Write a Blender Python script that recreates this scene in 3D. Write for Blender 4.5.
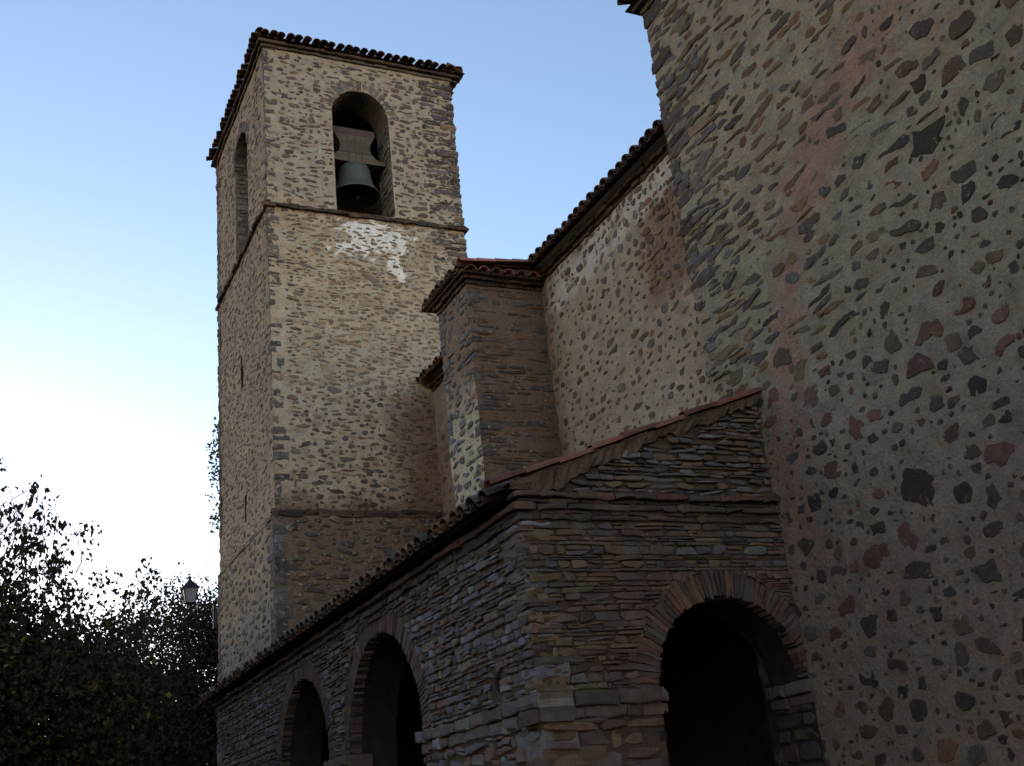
import bpy, math, random
import numpy as np
from mathutils import Matrix, Vector

for o in list(bpy.data.objects): bpy.data.objects.remove(o)
SC = bpy.context.scene
COL = SC.collection
random.seed(7)
RNG = np.random.default_rng(11)
PI = math.pi

# ------------------------------------------------------------------ camera
# world: +Y runs along the church (away from the viewer), +X goes towards the nave, z = 0 ground
F_PX, PITCH, ROLL, YAW = 1141.0, 0.3667, -0.108, 0.4690
cam_d = bpy.data.cameras.new('camera'); cam = bpy.data.objects.new('camera', cam_d); COL.objects.link(cam)
cam_d.sensor_fit = 'HORIZONTAL'; cam_d.sensor_width = 36; cam_d.lens = 36 * F_PX / 1024
cam_d.clip_start = 0.05; cam_d.clip_end = 3000
def _cam_rows():
    cp, sp = math.cos(PITCH), math.sin(PITCH)
    f = np.array([0, cp, sp]); r = np.array([1., 0, 0]); u = np.cross(r, f)
    c, s = math.cos(ROLL), math.sin(ROLL)
    R = np.array([c*r + s*u, -s*r + c*u, f])
    a = YAW
    M = np.array([[math.cos(a), -math.sin(a), 0], [math.sin(a), math.cos(a), 0], [0, 0, 1.]])
    return R @ M
RM = _cam_rows()
cam.matrix_world = Matrix([[RM[0][i], RM[1][i], -RM[2][i], (0, 0, 1.6)[i]] for i in range(3)] + [[0, 0, 0, 1]])
SC.camera = cam

# ------------------------------------------------------------------ light
SUN_EL, SUN_AZ = math.radians(5.0), math.radians(-4.0)      # azimuth from +Y towards +X
world = bpy.data.worlds.new('World'); SC.world = world; world.use_nodes = True
wn = world.node_tree.nodes; wl = world.node_tree.links
bg = wn['Background']
sky = wn.new('ShaderNodeTexSky'); sky.sky_type = 'NISHITA'; sky.sun_disc = False
sky.sun_elevation = SUN_EL; sky.sun_rotation = SUN_AZ
sky.altitude = 900; sky.air_density = 1.0; sky.dust_density = 0.35; sky.ozone_density = 1.7
tint = wn.new('ShaderNodeMix'); tint.data_type = 'RGBA'; tint.blend_type = 'MULTIPLY'; tint.inputs['Factor'].default_value = 1
tint.inputs['B'].default_value = (1.12, .985, 1.0, 1)      # camera white balance of the evening sky
wl.new(sky.outputs[0], tint.inputs['A'])
# twilight sky opposite the sunset, made rosier and brighter as added fill for the walls
wtc = wn.new('ShaderNodeTexCoord'); wdp = wn.new('ShaderNodeVectorMath'); wdp.operation = 'DOT_PRODUCT'; wdp.inputs[1].default_value = (-.40, -.90, -.15)
wl.new(wtc.outputs['Generated'], wdp.inputs[0])
wmr = wn.new('ShaderNodeMapRange'); wmr.interpolation_type = 'SMOOTHSTEP'; wmr.inputs['From Min'].default_value = -.35; wmr.inputs['From Max'].default_value = .5
wl.new(wdp.outputs['Value'], wmr.inputs['Value'])
rose = wn.new('ShaderNodeMix'); rose.data_type = 'RGBA'; rose.blend_type = 'MULTIPLY'; rose.inputs['B'].default_value = (1.84, 1.52, 1.28, 1)
wl.new(wmr.outputs[0], rose.inputs['Factor']); wl.new(tint.outputs['Result'], rose.inputs['A'])
wl.new(rose.outputs['Result'], bg.inputs[0]); bg.inputs[1].default_value = 0.15
sun_d = bpy.data.lights.new('sun', 'SUN'); sun_d.energy = 0.03; sun_d.angle = math.radians(4); sun_d.color = (1, .85, .7)
sun = bpy.data.objects.new('sun', sun_d); COL.objects.link(sun)
sv = Vector((math.sin(SUN_AZ)*math.cos(SUN_EL), math.cos(SUN_AZ)*math.cos(SUN_EL), math.sin(SUN_EL)))
sun.rotation_euler = sv.to_track_quat('Z', 'Y').to_euler(); sun.location = (0, 0, 30)
SC.view_settings.view_transform = 'Standard'; SC.view_settings.look = 'None'
SC.view_settings.exposure = 1.70; SC.view_settings.gamma = 1
SC.render.engine = 'CYCLES'
SC.cycles.max_bounces = 6; SC.cycles.diffuse_bounces = 3

# ------------------------------------------------------------------ noise
_P = RNG.random((4, 256, 256))
def vnoise(x, y, k=0):
    x = np.asarray(x, float); y = np.asarray(y, float)
    xi = np.floor(x).astype(int); yi = np.floor(y).astype(int)
    fx = x - xi; fy = y - yi
    fx = fx*fx*(3-2*fx); fy = fy*fy*(3-2*fy)
    T = _P[k % 4]
    g = lambda a, b: T[a % 256, b % 256]
    return (g(xi, yi)*(1-fx) + g(xi+1, yi)*fx)*(1-fy) + (g(xi, yi+1)*(1-fx) + g(xi+1, yi+1)*fx)*fy
def fbm(x, y, k=0, o=4):
    s = 0; a = .5; n = 0
    for i in range(o):
        s = s + a*vnoise(x*2**i + 17.3*i, y*2**i + 9.1*i, k+i); n += a; a *= .55
    return s/n
def step(e0, e1, x):
    t = np.clip((x-e0)/(e1-e0), 0, 1); return t*t*(3-2*t)
def mixc(a, b, t):
    t = np.asarray(t)[..., None]; return np.asarray(a)*(1-t) + np.asarray(b)*t

# ------------------------------------------------------------------ mesh builder
class MB:
    def __init__(s): s.v = []; s.f = []; s.c = []; s.m = []; s.n = 0
    def add(s, verts, faces, col, mat=0):
        verts = np.asarray(verts, float).reshape(-1, 3); k = len(verts)
        col = np.asarray(col, float)
        if col.ndim == 1: col = np.tile(col[:3], (k, 1))
        s.v.append(verts); s.c.append(col[:, :3])
        n = s.n
        s.f.extend([tuple(i + n for i in f) for f in faces]); s.m.extend([mat]*len(faces)); s.n += k
    def build(s, name, mats, parent=None, smooth=False):
        if not isinstance(mats, (list, tuple)): mats = [mats]
        me = bpy.data.meshes.new(name)
        V = np.concatenate(s.v); me.from_pydata(V.tolist(), [], s.f)
        for m in mats: me.materials.append(m)
        me.polygons.foreach_set('material_index', s.m)
        if smooth: me.polygons.foreach_set('use_smooth', [True]*len(s.f))
        at = me.color_attributes.new('albedo', 'FLOAT_COLOR', 'POINT')
        C = np.concatenate(s.c); C4 = np.ones((len(C), 4)); C4[:, :3] = C
        at.data.foreach_set('color', C4.ravel()); me.update()
        o = bpy.data.objects.new(name, me); COL.objects.link(o)
        if parent:
            o.parent = parent
            o.matrix_parent_inverse = Matrix.Translation(-parent.location) if parent.type == 'EMPTY' else Matrix()
        return o
def tag(o, label, cat, group=None):
    o['label'] = label; o['category'] = cat
    if group: o['group'] = group
    return o
def thing(name, label, cat, loc, group=None):
    o = bpy.data.objects.new(name, None); COL.objects.link(o); o.location = loc; o.empty_display_size = .3
    return tag(o, label, cat, group)

# ------------------------------------------------------------------ materials
def mat_attr(name, rough=.92, n1=6, n2=45, var=.35, bump=.35, bdist=.02, spec=.25, mottle=None):
    m = bpy.data.materials.new(name); m.use_nodes = True
    N = m.node_tree.nodes; L = m.node_tree.links; b = N['Principled BSDF']
    b.inputs['Roughness'].default_value = rough
    b.inputs['Specular IOR Level'].default_value = spec
    at = N.new('ShaderNodeAttribute'); at.attribute_name = 'albedo'
    tc = N.new('ShaderNodeTexCoord')
    a = N.new('ShaderNodeTexNoise'); a.inputs['Scale'].default_value = n1; a.inputs['Detail'].default_value = 8; a.inputs['Roughness'].default_value = .65
    c = N.new('ShaderNodeTexNoise'); c.inputs['Scale'].default_value = n2; c.inputs['Detail'].default_value = 6; c.inputs['Roughness'].default_value = .7
    L.new(tc.outputs['Object'], a.inputs['Vector']); L.new(tc.outputs['Object'], c.inputs['Vector'])
    add = N.new('ShaderNodeMath'); add.operation = 'ADD'; L.new(a.outputs['Fac'], add.inputs[0]); L.new(c.outputs['Fac'], add.inputs[1])
    mr = N.new('ShaderNodeMapRange'); mr.inputs['From Min'].default_value = .65; mr.inputs['From Max'].default_value = 1.35
    mr.inputs['To Min'].default_value = 1-var; mr.inputs['To Max'].default_value = 1+var; L.new(add.outputs[0], mr.inputs['Value'])
    mx = N.new('ShaderNodeVectorMath'); mx.operation = 'SCALE'; L.new(at.outputs['Color'], mx.inputs[0]); L.new(mr.outputs[0], mx.inputs['Scale'])
    # slight hue drift
    cn = N.new('ShaderNodeTexNoise'); cn.inputs['Scale'].default_value = n1*2.3; cn.inputs['Detail'].default_value = 4
    L.new(tc.outputs['Object'], cn.inputs['Vector'])
    hm = N.new('ShaderNodeMix'); hm.data_type = 'RGBA'; hm.blend_type = 'MULTIPLY'; hm.inputs['Factor'].default_value = 1
    rp = N.new('ShaderNodeValToRGB'); rp.color_ramp.elements[0].position = .35; rp.color_ramp.elements[0].color = (1.08, .97, .9, 1)
    rp.color_ramp.elements[1].position = .65; rp.color_ramp.elements[1].color = (.93, 1.0, 1.06, 1)
    L.new(cn.outputs['Fac'], rp.inputs[0]); L.new(mx.outputs[0], hm.inputs['A']); L.new(rp.outputs[0], hm.inputs['B'])
    L.new(hm.outputs['Result'], b.inputs['Base Color'])
    bp = N.new('ShaderNodeBump'); bp.inputs['Strength'].default_value = bump; bp.inputs['Distance'].default_value = bdist
    L.new(add.outputs[0], bp.inputs['Height']); L.new(bp.outputs[0], b.inputs['Normal'])
    return m
def add_wash(m, col, lo, hi, amt, scale=6):
    N = m.node_tree.nodes; L = m.node_tree.links; b = N['Principled BSDF']
    src = b.inputs['Base Color'].links[0].from_socket
    tc = N.new('ShaderNodeTexCoord'); no = N.new('ShaderNodeTexNoise'); no.inputs['Scale'].default_value = scale; no.inputs['Detail'].default_value = 9; no.inputs['Roughness'].default_value = .68
    L.new(tc.outputs['Object'], no.inputs['Vector'])
    mr = N.new('ShaderNodeMapRange'); mr.inputs['From Min'].default_value = lo; mr.inputs['From Max'].default_value = hi; mr.inputs['To Max'].default_value = amt
    L.new(no.outputs['Fac'], mr.inputs['Value'])
    mx = N.new('ShaderNodeMix'); mx.data_type = 'RGBA'; L.new(mr.outputs[0], mx.inputs['Factor']); L.new(src, mx.inputs['A']); mx.inputs['B'].default_value = (*col, 1)
    L.new(mx.outputs['Result'], b.inputs['Base Color']); return m
M_PLASTER = add_wash(mat_attr('lime_plaster', .95, 4, 30, .34, 1.0, .05), (.15, .10, .075), .58, .74, .6, 7)
M_STONE = mat_attr('field_stone', .9, 9, 60, .45, .7, .02)
M_WSTONE = add_wash(mat_attr('mortar_smeared_stone', .92, 10, 70, .5, .9, .02), (.42, .34, .25), .56, .62, .75, 12)
M_ASTONE = add_wash(mat_attr('dark_field_stone', .92, 10, 70, .5, .9, .02), (.30, .25, .19), .60, .65, .6, 13)
M_SLATE = mat_attr('slate_stone', .8, 11, 70, .45, .7, .012)
M_TILE = mat_attr('clay_tile', .9, 7, 50, .5, .5, .01)
M_WOOD = mat_attr('weathered_wood', .85, 5, 60, .4, .5, .01)
M_LEAF = mat_attr('leaf', .75, 1.5, 9, .4, .0, .001, .2)
M_BARK = mat_attr('bark', .95, 8, 40, .4, .8, .02)
M_GROUND = mat_attr('ground_gravel', .95, 1.2, 30, .35, .5, .02)
def mat_plain(name, col, rough, metal=0, noise=30, var=.3):
    m = mat_attr(name, rough, 8, noise, var, .3, .004, .4)
    m.node_tree.nodes['Principled BSDF'].inputs['Metallic'].default_value = metal
    return m
M_BRONZE = mat_plain('patinated_bronze', None, .6, .35)
M_IRON = mat_plain('black_iron', None, .5, .4)
M_PANE = mat_plain('frosted_glass_pane', None, .35, 0)

# ------------------------------------------------------------------ wall frames
class Face:
    """a along U, b up (absolute z), d outward"""
    def __init__(s, O, U, N, disp=.012, dk=0, ds=1.7):
        s.O = np.array(O, float); s.U = np.array(U, float); s.N = np.array(N, float); s.disp = disp; s.dk = dk; s.ds = ds
        s.flip = np.dot(np.cross(s.U, (0, 0, 1)), s.N) < 0
    def dd(s, a, b): return (fbm(np.asarray(a)*s.ds+5, np.asarray(b)*s.ds+3, s.dk)-.5)*2*s.disp
    def pt(s, a, b, d):
        a, b, d = np.broadcast_arrays(np.asarray(a, float), np.asarray(b, float), np.asarray(d, float))
        return s.O + a[..., None]*s.U + b[..., None]*np.array([0, 0, 1.]) + d[..., None]*s.N
    def fix(s, faces): return [f[::-1] for f in faces] if s.flip else faces

class Arch:
    def __init__(s, c, r, spring, bottom): s.c, s.r, s.s, s.b = c, r, spring, bottom
    def inside(s, a, b, g=0):
        a = np.asarray(a, float); b = np.asarray(b, float)
        return (b > s.b-g) & (((b <= s.s) & (abs(a-s.c) < s.r+g)) | ((b > s.s) & (np.hypot(a-s.c, b-s.s) < s.r+g)))
    def snap(s, a, b, g=0):
        R = s.r+g
        if b > s.s:
            d = math.hypot(a-s.c, b-s.s) or 1e-6
            return s.c+(a-s.c)*R/d, s.s+(b-s.s)*R/d
        da = a-s.c
        if s.b > .05 and b-s.b < R-abs(da): return a, s.b
        return s.c+math.copysign(R, da), b
    def path(s, n=24):
        p = [(s.c-s.r, b) for b in np.linspace(s.b, s.s, 12)]
        p += [(s.c-s.r*math.cos(t), s.s+s.r*math.sin(t)) for t in np.linspace(0, PI, n)][1:-1]
        p += [(s.c+s.r, b) for b in np.linspace(s.s, s.b, 12)]
        return p

def grid(mb, F, a0, a1, b0, b1, cell, colfn, holes=(), mat=0, d=0., top=None):
    na = max(2, int((a1-a0)/cell)); nb = max(2, int((b1-b0)/cell))
    A, B = np.meshgrid(np.linspace(a0, a1, na+1), np.linspace(b0, b1, nb+1), indexing='ij')
    ins = np.zeros(A.shape, bool)
    for h in holes: ins |= h.inside(A, B)
    if top is not None: ins |= B > top(A)+1e-6
    A2, B2 = A.copy(), B.copy()
    keep = []
    used = set()
    for i in range(na):
        for j in range(nb):
            q = (ins[i, j], ins[i+1, j], ins[i+1, j+1], ins[i, j+1])
            if all(q): continue
            k = nb+1
            keep.append((i*k+j, (i+1)*k+j, (i+1)*k+j+1, i*k+j+1))
            if any(q):
                for (x, y), t in zip(((i, j), (i+1, j), (i+1, j+1), (i, j+1)), q):
                    if t: used.add((x, y))
    for (x, y) in used:
        for h in holes:
            if h.inside(A[x, y], B[x, y]): A2[x, y], B2[x, y] = h.snap(A[x, y], B[x, y])
        if top is not None and B[x, y] > top(A[x, y]): B2[x, y] = top(A[x, y])
    P = F.pt(A2, B2, d+F.dd(A2, B2)+(fbm(A2*8, B2*8, 3, 2)-.5)*.024*(cell < .1)).reshape(-1, 3)
    C = colfn(A2, B2).reshape(-1, 3)
    idx = np.unique(np.array(keep)); mp = -np.ones(len(P), int); mp[idx] = np.arange(len(idx))
    mb.add(P[idx], F.fix([tuple(mp[list(f)]) for f in keep]), C[idx], mat)

RAG = [0]
def ragged(P, it):
    for _ in range(it):
        Q = np.roll(P, -1, 0); e = Q-P; nrm = np.stack([-e[:, 1], e[:, 0]], 1)
        M = (P+Q)/2+nrm*RNG.normal(0, .13, (len(P), 1)); P = np.stack([P, M], 1).reshape(-1, 2)
    return P
def outline(w, h, p, n=12, jit=.12):
    """angular outline: a handful of corners on a superellipse, each slightly chamfered"""
    m = int(RNG.integers(5, max(6, n//2+2))); p = p*RNG.choice([.75, 1, 1.6]); t = (np.arange(m)+.5)*2*PI/m + RNG.normal(0, .55*PI/m*min(1, jit*2.2), m)
    c, s = np.cos(t), np.sin(t); k = 1+RNG.normal(0, jit*.75, m).clip(-.45, .35)
    P = np.stack([np.sign(c)*abs(c)**(2/p)*w/2*k, np.sign(s)*abs(s)**(2/p)*h/2*k], 1)
    a, b = np.roll(P, 1, 0), np.roll(P, -1, 0); f = RNG.uniform(.06, .22, (m, 1))
    return ragged(np.stack([P+(a-P)*f, P+(b-P)*f], 1).reshape(-1, 2), RAG[0])

def stone(mb, F, poly, c, proud=.015, sink=.03, bev=.012, col=(.2, .2, .2), mat=1, rot=0, tilt=.004, nobury=False):
    if rot:
        cr, sr = math.cos(rot), math.sin(rot); poly = poly @ np.array([[cr, sr], [-sr, cr]])
    n = len(poly)
    ext = poly.max(0)-poly.min(0); ins = 1-min(.35, 2*bev/max(.01, min(ext)))
    A = poly[:, 0]+c[0]; B = poly[:, 1]+c[1]
    A3 = poly[:, 0]*ins+c[0]; B3 = poly[:, 1]*ins+c[1]
    d0 = float(F.dd(c[0], c[1]))
    ta, tb = RNG.normal(0, tilt*4, 2)
    sl = lambda P: P[:, 0]*ta + P[:, 1]*tb
    r0 = F.pt(A, B, d0-sink); r1 = F.pt(A, B, d0+proud-bev*.7+sl(poly))
    r2 = F.pt(A3, B3, d0+proud+sl(poly)+RNG.normal(0, tilt*.5, n)); ce = F.pt(c[0], c[1], d0+proud+RNG.normal(0, tilt*.5))[None]
    V = np.concatenate([r0, r1, r2, ce])
    fs = []
    for i in range(n):
        j = (i+1) % n
        fs += [(i, j, n+j, n+i), (n+i, n+j, 2*n+j, 2*n+i), (2*n+i, 2*n+j, 3*n)]
    mb.add(V, F.fix(fs), col, mat)

def scatter(mb, F, a0, a1, b0, b1, sizefn, colfn, n, p=2.6, jit=.25, proud=(.002, .014), gap=.02, holes=(), hg=.05, maskfn=None, bev=.01, npts=12, top=None):
    H = {}; cs = .35; placed = 0
    for _ in range(n):
        a = RNG.uniform(a0, a1); b = RNG.uniform(b0, b1)
        w, h = sizefn(a, b)
        if w <= 0: continue
        if a-w/2 < a0 or a+w/2 > a1 or b-h/2 < b0 or b+h/2 > b1: continue
        if top is not None and b+h > top(a): continue
        if any(hh.inside(a, b, hg+max(w, h)/2*.8) for hh in holes): continue
        if maskfn and RNG.random() > maskfn(a, b): continue
        kx, ky = int(a/cs), int(b/cs); ok = True
        for i in (-1, 0, 1):
            for j in (-1, 0, 1):
                for (x, y, ww, hh2) in H.get((kx+i, ky+j), ()):
                    if abs(x-a) < (w+ww)/2+gap and abs(y-b) < (h+hh2)/2+gap and \
                       ((x-a)/((w+ww)/2+gap))**2+((y-b)/((h+hh2)/2+gap))**2 < 1.25: ok = False; break
                if not ok: break
            if not ok: break
        if not ok: continue
        H.setdefault((kx, ky), []).append((a, b, w, h)); placed += 1
        stone(mb, F, outline(w, h, p*RNG.uniform(.8, 1.3), npts, jit), (a, b), RNG.uniform(*proud), .03, bev, colfn(a, b), 1, RNG.normal(0, .12))
    return placed

def courses(mb, F, a0, a1, b0, b1, hr, lr, gap, proud, colfn, holes=(), ring=0, wavy=.02, p=5, jit=.12, keep=None, top=None, bev=.008, sink=.05, npts=12, split=.12, rot=.03):
    b = b0; row = 0
    while b < b1:
        h = RNG.uniform(*hr)
        if b+h > b1: h = b1-b
        if h < .02: break
        a = a0 - RNG.uniform(0, lr[0])*.5
        ph = RNG.random()*10
        while a < a1:
            l = RNG.uniform(*lr)*(1 if RNG.random() < .8 else .5)
            s0, s1 = max(a, a0), min(a+l, a1); a += l
            if s1-s0 < .04: continue
            if keep is not None and RNG.random() > keep((s0+s1)/2, b+h/2): continue
            subs = [(b, h)]
            if h > hr[0]*1.25 and RNG.random() < split: subs = [(b, h*.5), (b+h*.5, h*.5)]
            for (bb, hh) in subs:
                ca = (s0+s1)/2; cb = bb+hh/2+wavy*(float(vnoise(ca*.9, bb*2+ph*.1))-.5)*2
                w_ = s1-s0-gap; h_ = hh-gap
                if w_ < .02 or h_ < .012: continue
                if top is not None and cb+hh/2 > top(ca): continue
                poly = outline(w_, h_, p*RNG.uniform(.7, 1.2), npts, jit)
                skip = False
                for H in holes:
                    if H.inside(ca, cb, ring*.85): skip = True; break
                if skip: continue
                for H in holes:
                    for k in range(len(poly)):
                        x, y = poly[k]+(ca, cb)
                        if H.inside(x, y, ring):
                            x2, y2 = H.snap(x, y, ring); poly[k] = (x2-ca, y2-cb)
                stone(mb, F, poly, (ca, cb), RNG.uniform(*proud), sink, bev, colfn(ca, cb), 1, RNG.normal(0, rot) if not holes or not any(H.inside(ca, cb, ring+.3) for H in holes) else 0)
        b += h; row += 1

def quoins(mb, x, y, sx, sy, z0, z1, colfn, hr=(.1, .26), lr=(.18, .5), proud=.015, mat=1, jit=.012, skip=0):
    """corner stones: solid blocks reaching along +sx (x) and +sy (y) from the corner (x, y), standing proud of both faces"""
    z = z0; k = 0
    while z < z1:
        h = RNG.uniform(*hr)
        if z+h > z1: h = z1-z
        if h < .03: break
        if RNG.random() < skip: z += h*.6; continue
        la, lb = RNG.uniform(*lr), RNG.uniform(*lr)
        if k % 2: la, lb = lb*.7+.05, la
        la *= RNG.uniform(.7, 1.1)
        pr = proud*RNG.uniform(.3, 1.6); g = .006
        xs = [x-sx*pr, x+sx*la*.33, x+sx*la*.7, x+sx*la]; ys = [y-sy*pr, y+sy*lb*.33, y+sy*lb*.7, y+sy*lb]
        zs = [z+g, z+h*.5, z+h-g]
        V = []; F_ = []
        def q(f0): F_.append(f0)
        # two outer faces as 3x2 grids sharing the corner column, plus closing faces
        J = lambda s=1: RNG.normal(0, jit*s)
        cols = [(xs[3], ys[0]), (xs[2], ys[0]), (xs[1], ys[0]), (xs[0]+sx*.012, ys[0]), (xs[0], ys[0]+sy*.012), (xs[0], ys[1]), (xs[0], ys[2]), (xs[0], ys[3])]
        for i, (px, py) in enumerate(cols):
            for j, pz in enumerate(zs):
                o = .010 if j != 1 else 0          # rounded top and bottom arrises
                px2 = px + (sx*o if i >= 4 else 0); py2 = py + (sy*o if i <= 3 else 0)
                e = 1 if 0 < i < 7 else .6
                V.append((px2+J(e*.5), py2+J(e*.5), pz+J(.5)))
        nC = len(cols)
        for i in range(nC-1):
            for j in range(2): F_.append((i*3+j, (i+1)*3+j, (i+1)*3+j+1, i*3+j+1))
        b = len(V); ix, iy = x+sx*.2, y+sy*.2
        V += [(xs[3], ys[0]+sy*.1, zs[0]), (xs[3], ys[0]+sy*.1, zs[2]), (xs[0]+sx*.1, ys[3], zs[0]), (xs[0]+sx*.1, ys[3], zs[2])]
        F_ += [(b, 0, 1, 2, b+1), (b+2, b+3, 23, 22, 21)]
        F_ += [(0, 3, 6, 9, 12, 15, 18, 21, b+2, b), (2, b+1, b+3, 23, 20, 17, 14, 11, 8, 5)]
        mb.add(V, F_, colfn((z+z1)*0, z), mat)
        z += h; k += 1

def voussoirs(mb, F, H, ring, n, colfn, depth, proud=.012, t0=0., t1=PI, jit=.006):
    for i in range(n):
        e0, e1 = RNG.uniform(.0, .16, 2); ta = t0+(t1-t0)*(i+e0)/n; tb = t0+(t1-t0)*(i+1-e1)/n
        r0 = H.r-.012+RNG.normal(0, .006); r1 = H.r+ring*RNG.uniform(.72, 1.12)
        pts = []
        for r, t in ((r0, ta), (r0, tb), ((r0+r1)/2, tb), (r1, tb), (r1, ta), ((r0+r1)/2, ta)):
            pts.append((H.c-r*math.cos(t), H.s+r*math.sin(t)))
        poly = np.array(pts)+RNG.normal(0, jit, (6, 2)); ce = poly.mean(0)
        stone(mb, F, poly-ce, ce, proud*RNG.uniform(.3, 1.6), depth, .006, colfn(*ce), 1)

def reveal(mb, F, H, depth, colfn, mat=0):
    """soffit and jambs of an opening as a rough strip"""
    p = H.path(); nd = 6; V = []; C = []
    for i, (a, b) in enumerate(p):
        for k in range(nd+1):
            j = 0 if k in (0,) else .008
            V.append(F.pt(a+RNG.normal(0, j), b+RNG.normal(0, j), -depth*k/nd)); C.append(colfn(a, b))
    fs = [(i*(nd+1)+k, (i+1)*(nd+1)+k, (i+1)*(nd+1)+k+1, i*(nd+1)+k+1) for i in range(len(p)-1) for k in range(nd)]
    mb.add(np.array(V), fs, np.array(C), mat)

def blockrow(mb, F, a0, a1, b0, b1, lr, proud, back, colfn, gap=.008, jit=.06, bev=.008):
    a = a0
    while a < a1-.03:
        l = min(RNG.uniform(*lr), a1-a)
        if a1-(a+l) < .08: l = a1-a
        w, h = l-gap, b1-b0-gap
        t = [(-w/2, -h/2), (0, -h/2), (w/2, -h/2), (w/2, 0), (w/2, h/2), (0, h/2), (-w/2, h/2), (-w/2, 0)]
        poly = np.array(t)+RNG.normal(0, jit*h*.5, (8, 2))
        stone(mb, F, poly, (a+l/2, (b0+b1)/2), RNG.uniform(*proud), back, bev, colfn(a, b0), 1)
        a += l

def box(mb, x0, x1, y0, y1, z0, z1, col, mat=0):
    V = [(x, y, z) for x in (x0, x1) for y in (y0, y1) for z in (z0, z1)]
    mb.add(V, [(0, 1, 3, 2), (4, 6, 7, 5), (0, 4, 5, 1), (2, 3, 7, 6), (0, 2, 6, 4), (1, 5, 7, 3)], col, mat)

def pal(*cols):
    cols = [np.array(c) for c in cols]
    def f(a=0, b=0):
        c = cols[RNG.integers(len(cols))]*RNG.uniform(.7, 1.3); return np.clip(c*RNG.uniform(.94, 1.06, 3), 0, 1)
    return f

# palettes (base colours)
SLATE_L = pal((.14, .125, .13), (.155, .14, .145), (.11, .09, .088), (.145, .095, .075), (.15, .10, .07), (.12, .085, .072), (.155, .12, .085), (.17, .16, .165), (.10, .07, .058))
SLATE_E = pal((.125, .08, .062), (.105, .075, .062), (.14, .09, .065), (.15, .10, .065), (.115, .10, .098), (.095, .082, .082), (.14, .105, .07), (.09, .066, .055))
BRICKY = pal((.115, .062, .048), (.095, .062, .05), (.12, .074, .052), (.08, .058, .05), (.10, .078, .062))
DARKBAND = pal((.06, .04, .03), (.08, .05, .038), (.05, .035, .03), (.095, .06, .042))
T_STONE = pal((.14, .10, .075), (.17, .12, .085), (.12, .10, .09), (.20, .135, .08), (.14, .09, .07), (.10, .085, .085), (.15, .125, .10), (.11, .075, .06))
T_DARK = pal((.085, .07, .072), (.11, .092, .092), (.07, .056, .052), (.12, .10, .10), (.10, .075, .065))
A_STONE = pal((.07, .046, .035), (.09, .06, .045), (.055, .038, .03), (.11, .072, .05), (.085, .068, .06), (.13, .07, .05), (.06, .045, .04))
A_LONG = pal((.10, .072, .055), (.07, .055, .048), (.13, .09, .06), (.085, .072, .068), (.14, .085, .05))
B_STONE = pal((.13, .085, .06), (.11, .075, .058), (.17, .10, .06), (.10, .08, .07), (.14, .105, .08))
TILE = pal((.10, .06, .045), (.13, .07, .05), (.08, .055, .045), (.16, .09, .06), (.07, .06, .05))
TILE_RED = pal((.24, .09, .065), (.20, .085, .065), (.27, .12, .085), (.16, .08, .065))

# ------------------------------------------------------------------ roof tiles
def tile(mb, base, along, up, nrm, L, w0, w1, convex=True, th=.016, col=(.2, .1, .1), lift=0., seg=6):
    """one barrel tile starting at `base`, running L along `up`; w0 wide at the low end, w1 at the high end"""
    along, up, nrm = map(lambda v: np.array(v, float), (along, up, nrm)); base = np.array(base, float)
    V = []; s = 1 if convex else -1
    for (t, w) in ((0, w0), (1, w1)):
        for rr in (w/2, w/2-th):
            for k in range(seg+1):
                an = PI*k/seg
                V.append(base + up*(L*t) + along*(-math.cos(an)*rr) + nrm*(s*math.sin(an)*rr*.8 + lift))
    n = seg+1; F_ = []
    for k in range(seg):
        F_ += [(k, k+1, 2*n+k+1, 2*n+k), (n+k, 3*n+k, 3*n+k+1, n+k+1), (k, n+k, n+k+1, k+1), (2*n+k, 2*n+k+1, 3*n+k+1, 3*n+k)]
    F_ += [(0, 2*n, 3*n, n), (seg, n+seg, 3*n+seg, 2*n+seg)]
    mb.add(V, F_, col, 0)

def tiled_slope(mb, P0, along, upv, length, slen, pitch=.2, colfn=TILE, lenfn=None, over=.02, L=.42, maxrows=99, edge=TILE):
    """rows of pan and cover tiles. P0 = low left corner, along = eave direction, upv = direction up the slope"""
    P0 = np.array(P0, float); along = np.array(along, float); upv = np.array(upv, float); upv /= np.linalg.norm(upv)
    nrm = np.cross(along, upv); nrm /= np.linalg.norm(nrm)
    if nrm[2] < 0: nrm = -nrm
    n = int(length/pitch); pitch = length/n
    for i in range(n):
        a = (i+.5)*pitch; s0, s1 = (0, slen) if lenfn is None else lenfn(a)
        s = s0; r = 0
        while s < s1-.1 and r < maxrows:
            Lr = min(L, s1-s)
            j = RNG.normal(0, .012, 2)
            sj = RNG.normal(0, .02) if r == 0 else 0
            tile(mb, P0+along*(a-pitch/2+j[0]*.5)+upv*(s+sj+(.05 if over > .05 and r == 0 else 0)), along, upv, nrm, Lr+.04, .17, .2, False, col=colfn(), lift=.075+.012*(r == 0))
            tile(mb, P0+along*(a+j[0])+upv*(s-(over if r == 0 else .02)+sj+RNG.normal(0, .012)), along, upv, nrm, Lr+.05, .19+RNG.normal(0, .006), .15, True, col=edge() if r == 0 else colfn(), lift=.07+RNG.normal(0, .004))
            s += L-.06; r += 1

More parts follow.
